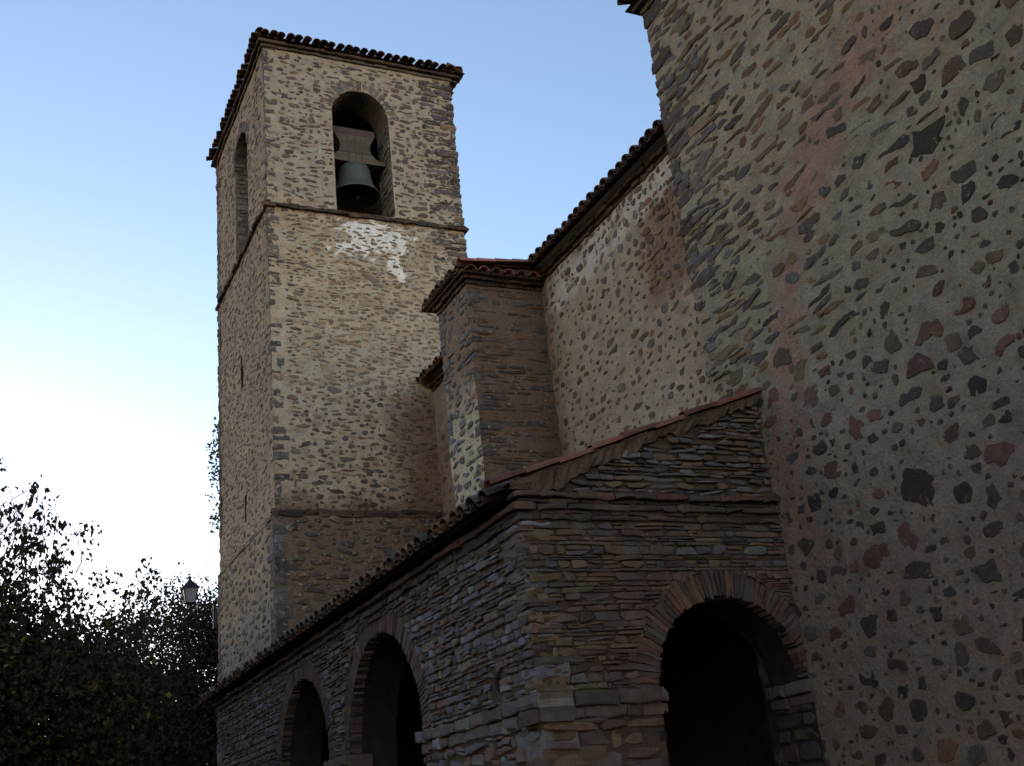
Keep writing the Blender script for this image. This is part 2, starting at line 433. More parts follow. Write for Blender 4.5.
# ================================================================== GROUND
gm = MB()
n = 60; ex = np.concatenate([-np.geomspace(600, 1.5, 30), [0], np.geomspace(1.5, 600, 30)])
X, Y = np.meshgrid(ex, ex+10, indexing='ij'); Z = (fbm(X*.15, Y*.15, 1)-.5)*.12*step(2, 6, abs(X-5)+abs(Y-10))-.03
N_ = len(ex)
gcol = mixc((.10, .085, .06), (.055, .07, .03), step(.4, .6, fbm(X*.4, Y*.4, 2)))
gm.add(np.stack([X, Y, Z], -1).reshape(-1, 3), [(i*N_+j, (i+1)*N_+j, (i+1)*N_+j+1, i*N_+j+1) for i in range(N_-1) for j in range(N_-1)], gcol.reshape(-1, 3))
g = gm.build('ground', M_GROUND, smooth=True); g['kind'] = 'structure'
pm = MB()
X, Y = np.meshgrid(np.linspace(-1.5, 4.2, 30), np.linspace(-8, 26, 120), indexing='ij')
pm.add(np.stack([X+.3*(fbm(Y*.4, X*0, 1)-.5)*(X < 0), Y, .035+0*X+.01*fbm(X, Y, 2)], -1).reshape(-1, 3), [(i*120+j, (i+1)*120+j, (i+1)*120+j+1, i*120+j+1) for i in range(29) for j in range(119)],
       mixc((.16, .14, .12), (.12, .10, .08), fbm(X*2, Y*2, 3)).reshape(-1, 3))
p_ = pm.build('path', M_GROUND, smooth=True); p_['kind'] = 'structure'

# ================================================================== BELL TOWER
TX0, TX1, TY0, TY1 = 5.42, 10.06, 21.5, 26.85
TZ = 18.85; STR = 14.72; PL = 7.65
tower = thing('bell_tower', 'tall square rubble bell tower with arched belfry at the far end of the church', 'tower', (7.7, 24.3, 0))
FT = Face((0, TY0, 0), (1, 0, 0), (0, -1, 0), .02, 0, 1.2)
FL = Face((TX0, 0, 0), (0, 1, 0), (-1, 0, 0), .03, 1, 1.1)
FR = Face((TX1, 0, 0), (0, 1, 0), (1, 0, 0), .02, 2, 1.1)
FB = Face((0, TY1, 0), (1, 0, 0), (0, 1, 0), .02, 3, 1.1)
H_front = Arch(7.68, .69, 17.40, STR+.03)
H_left = Arch(23.95, .66, 17.35, STR+.03)

def plaster_tower(A, B):
    n1 = fbm(A*1.3, B*1.1, 0); n2 = fbm(A*4, B*11, 1)
    c = mixc((.42, .34, .25), (.52, .44, .33), n1)
    c = mixc(c, (.32, .235, .16), step(.5, .68, n2)*.65)
    # greyer strip up at the belfry
    c = mixc(c, (.36, .31, .25), step(14.7, 15.2, B)*.5)
    # reddish brown damp patch beside the buttress
    m = step(7.5, 8.7, A+.6*(fbm(A*2, B*1.2, 2)-.5)*2)*step(10.9, 9.9, B+.8*(fbm(A*1.5, B*1.5, 3)-.5))
    c = mixc(c, (.20, .115, .08), m*.85)
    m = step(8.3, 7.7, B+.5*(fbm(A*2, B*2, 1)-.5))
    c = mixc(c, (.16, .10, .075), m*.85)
    return c
def white_mask(A, B):
    n = fbm(A*3.2+3, B*4.2, 2, 5)+.45*(fbm(A*7, B*17, 1, 4)-.5)
    e = np.maximum(abs(A-7.82)/.78, abs(B-14.12)/.42)
    d = np.hypot((A-8.28)/.22, (B-13.55)/.34); d2 = np.hypot((A-8.42)/.1, (B-13.22)/.17); d3 = np.hypot((A-6.75)/.07, (B-13.75)/.05); d4 = np.hypot((A-6.8)/.06, (B-13.1)/.06)
    v = np.minimum.reduce([e, d*1.02, d2, d3*1.2, d4*1.2])
    return step(.94, .90, v+(.5-n)*1.5)
def col_front(A, B):
    c = plaster_tower(A, B)
    return mixc(c, (.85, .82, .78), white_mask(A, B))
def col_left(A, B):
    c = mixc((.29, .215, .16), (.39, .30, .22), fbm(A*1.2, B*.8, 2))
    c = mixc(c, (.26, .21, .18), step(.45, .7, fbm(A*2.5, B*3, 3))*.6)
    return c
mb = MB()
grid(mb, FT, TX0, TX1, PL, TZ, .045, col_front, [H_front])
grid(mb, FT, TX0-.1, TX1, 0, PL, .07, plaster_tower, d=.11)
class Slit(Arch):
    def inside(s, a, b, g=0): return (abs(np.asarray(a)-s.c) < s.r+g) & (abs(np.asarray(b)-s.s) < s.b+g)
    def snap(s, a, b, g=0):
        return (s.c+math.copysign(s.r+g, a-s.c), b) if abs(b-s.s) < s.b else (a, s.s+math.copysign(s.b+g, b-s.s))
SLITS = [Slit(24.25, .10, 11.85, .42), Slit(24.1, .09, 8.55, .34)]     # half width r, centre height spring, half height bottom
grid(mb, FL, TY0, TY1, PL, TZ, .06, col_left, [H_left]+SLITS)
for q in SLITS:
    V = [FL.pt(a_, b_, d_) for d_ in (.0, -.6) for a_, b_ in ((q.c-q.r-.02, q.s-q.b-.02), (q.c+q.r+.02, q.s-q.b-.02), (q.c+q.r+.02, q.s+q.b+.02), (q.c-q.r-.02, q.s+q.b+.02))]
    mb.add(V, [(0, 1, 5, 4), (1, 2, 6, 5), (2, 3, 7, 6), (3, 0, 4, 7), (4, 5, 6, 7)], (.06, .05, .04))
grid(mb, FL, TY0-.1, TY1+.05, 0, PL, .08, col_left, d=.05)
grid(mb, FR, TY0, TY1, 0, TZ, .15, plaster_tower)
grid(mb, FB, TX0, TX1, 0, TZ, .15, plaster_tower)
# hollow belfry inside
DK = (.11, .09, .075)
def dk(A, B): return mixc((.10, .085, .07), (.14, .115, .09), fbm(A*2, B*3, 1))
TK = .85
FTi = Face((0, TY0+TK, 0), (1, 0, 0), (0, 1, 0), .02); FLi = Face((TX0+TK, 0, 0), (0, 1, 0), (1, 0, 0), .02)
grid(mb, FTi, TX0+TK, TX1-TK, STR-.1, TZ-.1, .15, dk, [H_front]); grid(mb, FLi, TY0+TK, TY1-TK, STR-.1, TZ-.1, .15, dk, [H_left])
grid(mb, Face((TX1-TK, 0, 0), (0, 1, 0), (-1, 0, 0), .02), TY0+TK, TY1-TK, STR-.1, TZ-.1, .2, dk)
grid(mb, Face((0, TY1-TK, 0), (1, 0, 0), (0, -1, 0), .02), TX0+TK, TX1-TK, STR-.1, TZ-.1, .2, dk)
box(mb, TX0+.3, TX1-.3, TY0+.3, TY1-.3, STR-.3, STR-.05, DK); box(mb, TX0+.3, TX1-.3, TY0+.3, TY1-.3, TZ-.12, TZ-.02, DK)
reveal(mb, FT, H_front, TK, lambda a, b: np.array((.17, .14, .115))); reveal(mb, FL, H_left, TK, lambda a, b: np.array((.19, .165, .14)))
# stones in the reveals: jamb faces look across the opening
for (O, U, N, a0, a1) in (((H_front.c+H_front.r, 0, 0), (0, 1, 0), (-1, 0, 0), TY0+.01, TY0+TK), ((H_front.c-H_front.r, 0, 0), (0, 1, 0), (1, 0, 0), TY0+.01, TY0+TK),
                          ((0, H_left.c+H_left.r, 0), (1, 0, 0), (0, -1, 0), TX0+.01, TX0+TK), ((0, H_left.c-H_left.r, 0), (1, 0, 0), (0, 1, 0), TX0+.01, TX0+TK)):
    courses(mb, Face(O, U, N, .002), a0, a1, STR+.05, 17.35, (.09, .17), (.2, .5), .03, (.005, .03), pal((.14, .125, .125), (.16, .135, .115), (.20, .18, .15)), split=.05, npts=8)

# stones of the front
def keepf(a, b): return .93
def tsize(a, b):
    if b > STR+.1: return (RNG.uniform(.07, .38), RNG.uniform(.04, .14))
    if b < PL: return (RNG.uniform(.12, .45), RNG.uniform(.05, .14))
    return (RNG.uniform(.06, .30)*(1.7 if RNG.random() < .15 else 1), RNG.uniform(.03, .085)*(1.35 if b < 10.8 else 1))
def tcol(a, b):
    c = T_STONE()
    if b > STR: c = c*.6+T_DARK()*.4
    if STR > b > 10.4 and a > 6.1: c = c*.72+np.array(plaster_tower(np.array(a), np.array(b)))*.22     # thin render still washed over the stones
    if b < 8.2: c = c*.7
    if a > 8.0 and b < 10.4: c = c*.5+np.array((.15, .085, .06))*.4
    return c
def wmask(a, b): return 1-.65*float(white_mask(np.array(a), np.array(b)))
RAG[0] = 1
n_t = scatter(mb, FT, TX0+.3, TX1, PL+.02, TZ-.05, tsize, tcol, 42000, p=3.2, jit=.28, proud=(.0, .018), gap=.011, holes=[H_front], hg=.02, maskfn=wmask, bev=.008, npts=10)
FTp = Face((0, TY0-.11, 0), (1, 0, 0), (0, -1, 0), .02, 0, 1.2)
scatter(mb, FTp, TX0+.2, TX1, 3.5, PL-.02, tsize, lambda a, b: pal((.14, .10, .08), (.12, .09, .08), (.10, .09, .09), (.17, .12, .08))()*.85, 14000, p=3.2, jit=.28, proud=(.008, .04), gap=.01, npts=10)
# long dark stones near the right corner of the front
courses(mb, FT, TX1-.85, TX1+.02, 10.5, TZ-.1, (.1, .2), (.25, .7), .03, (.006, .03), T_DARK, keep=lambda a, b: .45 if b < STR else .75, npts=10)
# relieving stones fanned over the belfry arch
voussoirs(mb, FT, H_front, .30, 17, lambda a, b: T_STONE()*.75+.05, .25, .004, jit=.012)
voussoirs(mb, FL, H_left, .26, 15, lambda a, b: T_DARK(), .25, .016)
RAG[0] = 0
# left side: slimmer, denser rubble
scatter(mb, FL, TY0+.25, TY1-.2, PL+.02, TZ-.15, lambda a, b: (RNG.uniform(.10, .34), RNG.uniform(.035, .10)), lambda a, b: pal((.12, .10, .09), (.15, .12, .09), (.12, .11, .11), (.17, .125, .09), (.10, .08, .07))()*.85+.02, 26000, p=2.8, jit=.28,
        proud=(.0, .018), gap=.022, holes=[H_left]+SLITS, hg=.02, npts=10)
FLp = Face((TX0-.05, 0, 0), (0, 1, 0), (-1, 0, 0), .03, 1, 1.1)
scatter(mb, FLp, TY0+.2, TY1-.2, 3.5, PL-.02, lambda a, b: (RNG.uniform(.10, .34), RNG.uniform(.06, .16)), lambda a, b: pal((.12, .10, .09), (.15, .11, .09), (.10, .095, .10))(), 5000, p=2.8, jit=.28, proud=(.004, .03), gap=.04, npts=10)
QC = lambda a, b: (T_DARK() if RNG.random() < .55 else T_STONE())
quoins(mb, TX0, TY0, 1, 1, PL, TZ, lambda a, b: QC(a, b)*.8+.03, (.05, .18), (.08, .36), .014, jit=.02, skip=.38)
quoins(mb, TX1, TY0, -1, 1, PL, TZ, QC, (.07, .2), (.12, .5), .025, jit=.02, skip=.15)
quoins(mb, TX0, TY1, 1, -1, PL, TZ, QC, (.10, .26), (.14, .4), .02, jit=.02)
quoins(mb, TX0-.06, TY0-.11, 1, 1, 2.5, PL, pal((.11, .10, .11), (.09, .075, .07)), (.12, .3), (.2, .5), .02)
quoins(mb, TX0-.04, TY1+.05, 1, -1, 2.5, PL, QC, (.12, .3), (.2, .5), .03)
mb.build('wall', [M_PLASTER, M_WSTONE], tower)
# offset ledge above the plinth, string course
mb = MB()
for k, (z0, z1, pr) in enumerate(((PL-.02, PL+.07, .15), (PL+.07, PL+.15, .09))):
    blockrow(mb, FT, TX0-.1, TX1, z0, z1, (.12, .4), (pr-.05, pr+.02), .05, DARKBAND, jit=.34)
    blockrow(mb, FL, TY0-.1, TY1+.05, z0, z1, (.3, .7), (pr-.09, pr-.06), .05, pal((.16, .13, .10), (.13, .11, .09)))
mb.build('plinth_ledge', [M_STONE, M_STONE], tower)
mb = MB()
for F_, a0, a1 in ((FT, TX0-.1, TX1+.08), (FL, TY0-.1, TY1+.1), (FR, TY0-.1, TY1)):
    blockrow(mb, F_, a0, a1, STR-.10, STR-.02, (.12, .34), (.05, .11), .06, DARKBAND, jit=.34)
    blockrow(mb, F_, a0, a1, STR-.02, STR+.03, (.12, .34), (.01, .05), .06, DARKBAND, jit=.34)
mb.build('string_course', [M_STONE, M_STONE], tower)
# eaves cornice: stepped brick courses
mb = MB()
for k in range(2):
    o = .05+.08*k
    for F_, a0, a1 in ((FT, TX0-o, TX1+o), (FL, TY0-o, TY1+o), (FR, TY0-o, TY1+o), (FB, TX0-o, TX1+o)):
        blockrow(mb, F_, a0, a1, TZ+.075*k, TZ+.075*(k+1), (.2, .34), (o-.012, o+.012), .5, (DARKBAND if k else pal((.12, .09, .07), (.09, .065, .05))), jit=.16)
mb.build('cornice', [M_STONE, M_STONE], tower)
# hipped roof
mb = MB()
OV = .24; zb = TZ+.155; ex0, ex1, ey0, ey1 = TX0-.12, TX1+OV, TY0-.2, TY1+.02
ridge_r = (ex1-ex0)/2; sl = .30
for (P0, al, up, ln) in (((ex0, ey0, zb), (1, 0, 0), (0, 1, sl), ex1-ex0), ((ex0, ey1, zb), (0, -1, 0), (1, 0, sl), ey1-ey0),
                         ((ex1, ey0, zb), (0, 1, 0), (-1, 0, sl), ey1-ey0), ((ex1, ey1, zb), (-1, 0, 0), (0, -1, sl), ex1-ex0)):
    tiled_slope(mb, P0, al, up, ln, 3, .2, TILE, lambda a, ln=ln: (0, max(.35, min(a, ln-a, ridge_r)*1.04)), over=.10)
V = [(ex0+.1, ey0+.1, zb+.0), (ex1-.1, ey0+.1, zb), (ex1-.1, ey1-.1, zb), (ex0+.1, ey1-.1, zb), ((ex0+ex1)/2, ey0+ridge_r, zb+ridge_r*sl), ((ex0+ex1)/2, ey1-ridge_r, zb+ridge_r*sl)]
mb.add(V, [(0, 1, 4), (1, 2, 5, 4), (2, 3, 5), (3, 0, 4, 5), (3, 2, 1, 0)], (.07, .05, .04))
for (cx, cy, dx, dy) in ((ex0, ey0, 1, 1), (ex1, ey0, -1, 1), (ex0, ey1, 1, -1), (ex1, ey1, -1, -1)):
    u = np.array([dx, dy, sl], float); u /= np.linalg.norm(u); al = np.cross(u, (0, 0, 1)); al /= np.linalg.norm(al); nn = np.cross(al, u)
    for i in range(8): tile(mb, np.array((cx, cy, zb+.08))+u*(i*.36-.02), al, u, nn*np.sign(nn[2]), .42, .22, .18, True, col=TILE(), lift=.03)
mb.build('roof', [M_TILE], tower)

# ---------------- bell hanging in the belfry
BX, BY, BZ = 7.62, TY0+.50, 15.50
bell = thing('church_bell', 'green patinated bronze bell hanging from a grey wooden yoke in the belfry arch', 'bell', (BX, BY, BZ))
def lathe(mb, prof, cx, cy, seg, col):
    V = []; n = len(prof)
    for k in range(seg):
        t = 2*PI*k/seg
        for (r, z) in prof: V.append((cx+r*math.cos(t), cy+r*math.sin(t), z))
    mb.add(V, [(k*n+i, ((k+1) % seg)*n+i, ((k+1) % seg)*n+i+1, k*n+i+1) for k in range(seg) for i in range(n-1)], col)
mb = MB()
prof = [(.0, .80), (.12, .80), (.22, .775), (.285, .72), (.31, .64), (.32, .62), (.325, .60), (.335, .45), (.36, .30), (.40, .17), (.405, .16), (.45, .06), (.49, .0), (.47, -.015), (.43, .03), (.37, .16), (.33, .3), (.30, .45), (.28, .66), (.2, .73), (0, .74)]
lathe(mb, [(r*1.16, z*1.02+BZ) for r, z in prof], BX, BY, 40, (.07, .078, .066))
bell_body = mb.build('bell_body', M_BRONZE, bell, True)
mb = MB(); lathe(mb, [(0, BZ+.74), (.025, BZ+.74), (.025, BZ+.15), (.06, BZ+.08), (.065, BZ+.0), (.03, BZ-.07), (0, BZ-.08)], BX+.05, BY, 12, (.06, .055, .05)); mb.build('clapper', M_IRON, bell_body, True)
mb = MB()
prof = [(-.44, 1.80), (.44, 1.80), (.45, 1.60), (.40, 1.52), (.33, 1.38), (.29, 1.22), (.33, 1.08), (.50, .98), (.74, .93), (.74, .82), (-.74, .82), (-.74, .93), (-.50, .98), (-.33, 1.08), (-.29, 1.22), (-.33, 1.38), (-.40, 1.52), (-.45, 1.60)]
# yoke is built of stacked planks
levels = [(.82, .93, .72, .72), (.935, 1.07, .54, .42), (1.075, 1.22, .40, .36), (1.225, 1.38, .36, .39), (1.385, 1.56, .40, .48), (1.565, 1.74, .51, .50)]
for (z0, z1, h0, h1) in levels:
    t = .17+RNG.uniform(-.008, .008); c = pal((.075, .058, .048), (.09, .07, .056), (.06, .046, .04))()
    V = [(BX+s*(h0 if z == z0 else h1), BY+y*t, BZ+z) for z in (z0, z1) for s in (-1, 1) for y in (-1, 1)]
    mb.add(V, [(0, 1, 3, 2), (4, 6, 7, 5), (0, 4, 5, 1), (2, 3, 7, 6), (0, 2, 6, 4), (1, 5, 7, 3)], c)
yoke = mb.build('yoke', M_WOOD, bell)
mb = MB()
for x in (-.16, 0, .16):
  for sy in (-1, 1):
    mb = MB(); box(mb, BX+x-.012, BX+x+.012, min(BY+sy*.178, BY+sy*.185), max(BY+sy*.178, BY+sy*.185), BZ+.80, BZ+1.5, (.06, .05, .045)); mb.build('iron_strap', M_IRON, yoke)

# ================================================================== NAVE
nave = thing('church_nave', 'long church nave of plastered rubble, tall near block and lower tiled bay', 'church', (9, 8, 0))
AX, AY1, AZ = 7.01, 9.22, 10.55
FA = Face((AX, 0, 0), (0, 1, 0), (-1, 0, 0), .022, 1, .9)
def stripe(A, B):
    # pinkish band left by an old repair, climbing the wall
    xs = np.interp(B, [3.5, 4.2, 4.9, 5.8, 6.9, 7.5, 7.9, 9.5], [8.2, 8.27, 8.12, 7.95, 7.33, 6.65, 6.1, 5.4])
    w = np.interp(B, [3.5, 4.9, 5.8, 6.9, 7.5, 8], [.32, .19, .17, .24, .52, .55])
    return step(1.15, .85, abs(A-xs+.35*(fbm(A*2.2, B*2.2, 1)-.5)*2)/w+(fbm(A*6, B*6, 2, 5)-.5)*3.4)*step(8.6, 7.6, B)*step(3.0, 4.4, B)
def col_A(A, B):
    c = mixc((.27, .23, .17), (.36, .305, .225), fbm(A*1.1, B*1.1, 0))
    c = mixc(c, (.28, .215, .16), step(.5, .75, fbm(A*3.5, B*3.5, 3))*.6)
    c = c*(1-.15*step(.52, .66, fbm(A*7, B*9, 1, 5)))[..., None]
    low = step(5.2, 3.2, B+1.2*(fbm(A*.8, B*.8, 2)-.5))
    c = mixc(c, (.26, .185, .145), low*.85)
    c = mixc(c, (.31, .17, .135), stripe(A, B)*.7)
    return c
mb = MB()
def col_A2(A, B):        # wall behind the porch, with the porch's shade painted in as near-black
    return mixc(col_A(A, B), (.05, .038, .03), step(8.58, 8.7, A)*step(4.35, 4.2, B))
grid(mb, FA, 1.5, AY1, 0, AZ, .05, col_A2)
grid(mb, FA, -6, 1.5, 0, AZ, .25, col_A)
FAf = Face((0, AY1, 0), (1, 0, 0), (0, 1, 0), .02); FAn = Face((0, -6, 0), (1, 0, 0), (0, -1, 0), .02)
grid(mb, FAf, AX, 16, 0, AZ, .2, col_A); grid(mb, FAn, AX, 16, 0, AZ, .3, col_A)
def upleft(a, b):      # long coursed stones towards the far upper edge
    return float(step(6.0, 7.3, a+.22*(b-5)+.5*(fbm(a, b, 1)-.5))) * float(step(4.9, 5.6, b))
def asize(a, b):
    if RNG.random() < upleft(a, b)*.9: return (RNG.uniform(.16, .50), RNG.uniform(.05, .115))
    if RNG.random() < .22: return (RNG.uniform(.03, .09), RNG.uniform(.025, .07))
    k = RNG.uniform(.11, .225)*(1.3 if RNG.random() < .2 else 1)
    if a < 5.9 and b > 5.3: k *= 1.2
    return (k*RNG.uniform(.8, 1.5), k*RNG.uniform(.55, 1.05))
def acol(a, b):
    return A_LONG() if upleft(a, b) > .5 else A_STONE()
def amask(a, b): return 1-.75*float(stripe(np.array(a), np.array(b)))
RAG[0] = 1
nA = scatter(mb, FA, 2.6, 8.95, 1.2, AZ-.05, asize, acol, 60000, p=2.7, jit=.30, proud=(.0, .012), gap=.02, maskfn=amask, npts=14)
RAG[0] = 0
nA2 = scatter(mb, FA, -5, 2.6, .3, AZ-.05, asize, acol, 2500, p=2.4, jit=.3, proud=(-.002, .012), gap=.08, npts=8)
RAG[0] = 1
courses(mb, FA, 8.35, AY1-.04, 5.4, AZ-.02, (.08, .17), (.2, .65), .04, (.0, .022), pal((.11, .095, .09), (.13, .11, .10), (.10, .09, .095), (.16, .115, .08)), keep=lambda a, b: .75, jit=.34, p=3.4, rot=.06)
quoins(mb, AX, AY1, 1, -1, 4.2, AZ, pal((.085, .07, .068), (.11, .085, .072), (.07, .055, .05)), (.07, .19), (.12, .5), .018, jit=.018, skip=.3)
quoins(mb, AX, AY1, 1, -1, 0, 4.2, pal((.10, .09, .095), (.13, .11, .10)), (.2, .3), (.3, .5), .015)
RAG[0] = 0
mb.build('tall_wall', [M_PLASTER, M_ASTONE], nave)
mb = MB()
for k in range(2):
    o = .04+.06*k
    blockrow(mb, FA, -6, AY1+o, AZ+.08*k, AZ+.08*(k+1), (.2, .4), (o-.01, o+.012), .3, DARKBAND)
    blockrow(mb, FAf, AX-o, 16, AZ+.08*k, AZ+.08*(k+1), (.2, .4), (o-.01, o+.012), .3, DARKBAND)
mb.build('tall_cornice', [M_STONE, M_STONE], nave)
mb = MB()
zb2 = AZ+.16
tiled_slope(mb, (AX-.22, -6, zb2), (0, 1, 0), (1, 0, .32), AY1+.2+6, 5.0, .21, TILE)
V = [(AX-.15, -6, zb2-.005), (AX-.15, AY1+.2, zb2-.005), (11.7, AY1+.2, zb2+1.5), (11.7, -6, zb2+1.5), (16.4, AY1+.2, zb2), (16.4, -6, zb2)]
mb.add(V, [(0, 1, 2, 3), (3, 2, 4, 5), (0, 5, 4, 1), (1, 4, 2)], (.08, .055, .045))
mb.build('tall_roof', [M_TILE], nave)

# lower bay set back behind the tall block, running to the tower
BXW, BZ1 = 8.95, 10.50
FBW = Face((BXW, 0, 0), (0, 1, 0), (-1, 0, 0), .025, 2, 1.0)
def col_B(A, B):
    c = mixc((.34, .265, .20), (.44, .36, .275), fbm(A*1.2, B*1.2, 1))
    m = step(9.75, 10.0, B+.16*(A-13.5)*.4+.5*(fbm(A*2, B*2, 2)-.5))
    c = mixc(c, (.62, .56, .51), m*.9*step(.25, .5, fbm(A*4, B*4, 3)))
    m2 = step(13.4, 12.4, A+.7*(fbm(A*2, B*2, 0)-.5))*step(8.2, 8.7, B)*(1-m)
    c = mixc(c, (.22, .12, .08), m2*.75)
    m3 = step(15.5, 16.2, A+.5*(fbm(A*3, B*2, 0)-.5))
    c = mixc(c, (.21, .125, .09), m3*.7)
    c = mixc(c, (.05, .038, .03), step(4.9, 4.6, B))  # lower part near-black: painted shade under the porch roof
    return c
mb = MB()
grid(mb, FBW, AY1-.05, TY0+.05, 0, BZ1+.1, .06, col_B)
def zone_w(a, b): return b+.16*(a-13.5)*.4 > 9.85+.3*float(vnoise(a*2, b*2))
def zone_r(a, b): return a < 12.9+.5*(float(vnoise(a*1.5+3, b*1.5))-.5) and b > 8.55+.3*float(vnoise(a*2, 3.3)) and not zone_w(a, b)
RAG[0] = 1
courses(mb, FBW, AY1+1.2, 16.1, 9.5, BZ1+.02, (.09, .19), (.11, .28), .045, (.0, .02), pal((.14, .115, .11), (.17, .13, .11), (.20, .17, .15), (.13, .10, .09)), keep=lambda a, b: .85*zone_w(a, b), jit=.4, p=2.8, rot=.12, wavy=.04, npts=10)
courses(mb, FBW, AY1+1.0, 13.4, 8.4, 10.3, (.08, .19), (.10, .26), .03, (.0, .025), pal((.17, .09, .06), (.13, .08, .06), (.20, .12, .07), (.12, .085, .075)), keep=lambda a, b: .9*zone_r(a, b), jit=.4, p=2.8, rot=.15, wavy=.05, npts=10)
def bsize(a, b):
    if zone_w(a, b) or zone_r(a, b): return (0, 0)
    if b > 9.6 or (a < 12.8 and b > 8.4): return (RNG.uniform(.10, .26), RNG.uniform(.09, .18))
    k = RNG.uniform(.06, .19); return (k*RNG.uniform(.8, 1.7), k*RNG.uniform(.5, 1.0))
def bcol(a, b):
    c = B_STONE()
    if b > 9.7: c = c*.5+np.array((.12, .105, .10))
    elif a < 12.8 and b > 8.4: c = pal((.18, .10, .07), (.14, .09, .07), (.20, .13, .08))()
    return c
scatter(mb, FBW, AY1, 16.1, 5.3, BZ1, bsize, bcol, 14000, p=2.6, jit=.32, proud=(.0, .012), gap=.028, npts=10,
        maskfn=lambda a, b: 1 if (b > 9.5 or (a < 12.9 and b > 8.3)) else .85)
scatter(mb, FBW, 17.4, TY0, 5.3, BZ1, bsize, bcol, 1500, p=2.4, jit=.28, proud=(.0, .012), gap=.04, npts=10)
RAG[0] = 0
mb.build('low_wall', [M_PLASTER, M_ASTONE], nave)
mb = MB()
for k in range(2):
    o = .05+.07*k
    blockrow(mb, FBW, AY1, TY0, BZ1+.075*k, BZ1+.075*(k+1), (.14, .3), (o-.03, o+.012), .3, DARKBAND, jit=.3)
mb.build('low_cornice', [M_STONE, M_STONE], nave)
mb = MB(); zb3 = BZ1+.15
tiled_slope(mb, (BXW-.34, AY1, zb3), (0, 1, 0), (1, 0, .30), TY0-AY1, 3.0, .23, TILE)
V = [(BXW-.25, AY1, zb3-.01), (BXW-.25, TY0, zb3-.01), (12.5, TY0, zb3+1.1), (12.5, AY1, zb3+1.1)]
mb.add(V, [(0, 1, 2, 3)], (.08, .055, .045)); mb.build('low_roof', [M_TILE], nave)

# buttress
PX0, PY0, PY1, PZ = 7.49, 16.1, 17.43, 10.33
butt = thing('buttress', 'square stone buttress with small tiled cap between the porch roof and the bell tower', 'buttress', (8.2, 16.7, 0))
FPf = Face((0, PY0, 0), (1, 0, 0), (0, -1, 0), .02, 3, 1.2); FPl = Face((PX0, 0, 0), (0, 1, 0), (-1, 0, 0), .02, 0, 1.2)
def col_Pf(A, B):
    c = mixc((.17, .115, .085), (.25, .175, .13), fbm(A*2, B*2, 1)); return mixc(c, (.10, .08, .065), step(8.3, 8.95, A+.3*(fbm(A*3, B*2, 2)-.5))*.6)
def col_Pl(A, B): return mixc((.22, .16, .12), (.46, .40, .31), step(9.0, 7.8, B+(fbm(A*2, B*2, 1)-.5)))
mb = MB()
grid(mb, FPf, PX0, BXW+.03, 0, PZ, .06, col_Pf); grid(mb, FPl, PY0, PY1, 0, PZ, .06, col_Pl)
grid(mb, Face((0, PY1, 0), (1, 0, 0), (0, 1, 0), .02), PX0, BXW+.03, 0, PZ, .2, col_Pf)
courses(mb, FPf, PX0+.05, BXW, 5, PZ, (.06, .14), (.15, .55), .03, (.0, .02), pal((.13, .08, .06), (.10, .08, .075), (.085, .075, .08), (.17, .095, .055), (.13, .09, .07)), keep=lambda a, b: .8, jit=.22, p=3.2)
scatter(mb, FPl, PY0+.2, PY1-.05, 5, PZ, lambda a, b: (RNG.uniform(.12, .35), RNG.uniform(.06, .13)), lambda a, b: pal((.12, .11, .12), (.13, .10, .09), (.10, .095, .11))(), 1600, p=3, jit=.25, proud=(.004, .03), gap=.03)
quoins(mb, PX0, PY0, 1, 1, 4.5, PZ, pal((.10, .09, .10), (.12, .105, .10), (.15, .10, .07), (.10, .09, .09)), (.06, .14), (.1, .5), .015, jit=.018, skip=.35)
quoins(mb, PX0, PY1, 1, -1, 4.5, PZ, pal((.11, .105, .125), (.13, .12, .13)), (.06, .16), (.1, .35), .012, jit=.018, skip=.35)
mb.build('pier_wall', [M_PLASTER, M_WSTONE], butt)
mb = MB()
for k in range(2):
    o = .04+.06*k
    for F_, a0, a1 in ((FPf, PX0-o, BXW), (FPl, PY0-o, PY1+o)):
        blockrow(mb, F_, a0, a1, PZ+.07*k, PZ+.07*(k+1), (.12, .28), (o-.025, o+.012), .4, DARKBAND, jit=.3)
mb.build('pier_cornice', [M_STONE, M_STONE], butt)
mb = MB(); zc = PZ+.14; OV = .24
px0, py0, py1 = PX0-OV, PY0-OV, PY1+OV; LL = py1-py0
tiled_slope(mb, (px0, py1, zc), (0, -1, 0), (1, 0, .10), LL, 2, .2, TILE, lambda a: (0, 1.75))
for i in range(5):      # verge tiles lying along the front edge, red
    tile(mb, (px0+.0+i*.34, py0-.02, zc+.10+i*.034), (0, 1, 0), (1, 0, .10), (0, 0, 1), .4, .24, .2, True, col=TILE_RED(), lift=.0)
for i in range(7): tile(mb, (px0+.22+i*.24, py0-.07, zc), (1, 0, 0), (0, 1, .18), (0, 0, 1), .4, .20, .16, True, col=(TILE_RED() if i % 2 else TILE()), lift=.0)
V = [(px0+.08, py0+.05, zc-.004), (BXW, py0+.05, zc-.004), (BXW, py1-.05, zc-.004), (px0+.08, py1-.05, zc-.004), (px0+.08, py0+.05, zc+.04), (BXW, py0+.05, zc+.2), (BXW, py1-.05, zc+.2), (px0+.08, py1-.05, zc+.04)]
mb.add(V, [(3, 2, 1, 0), (4, 5, 6, 7), (0, 1, 5, 4), (3, 7, 6, 2), (0, 4, 7, 3)], (.08, .055, .045))
mb.build('pier_roof', [M_TILE], butt)

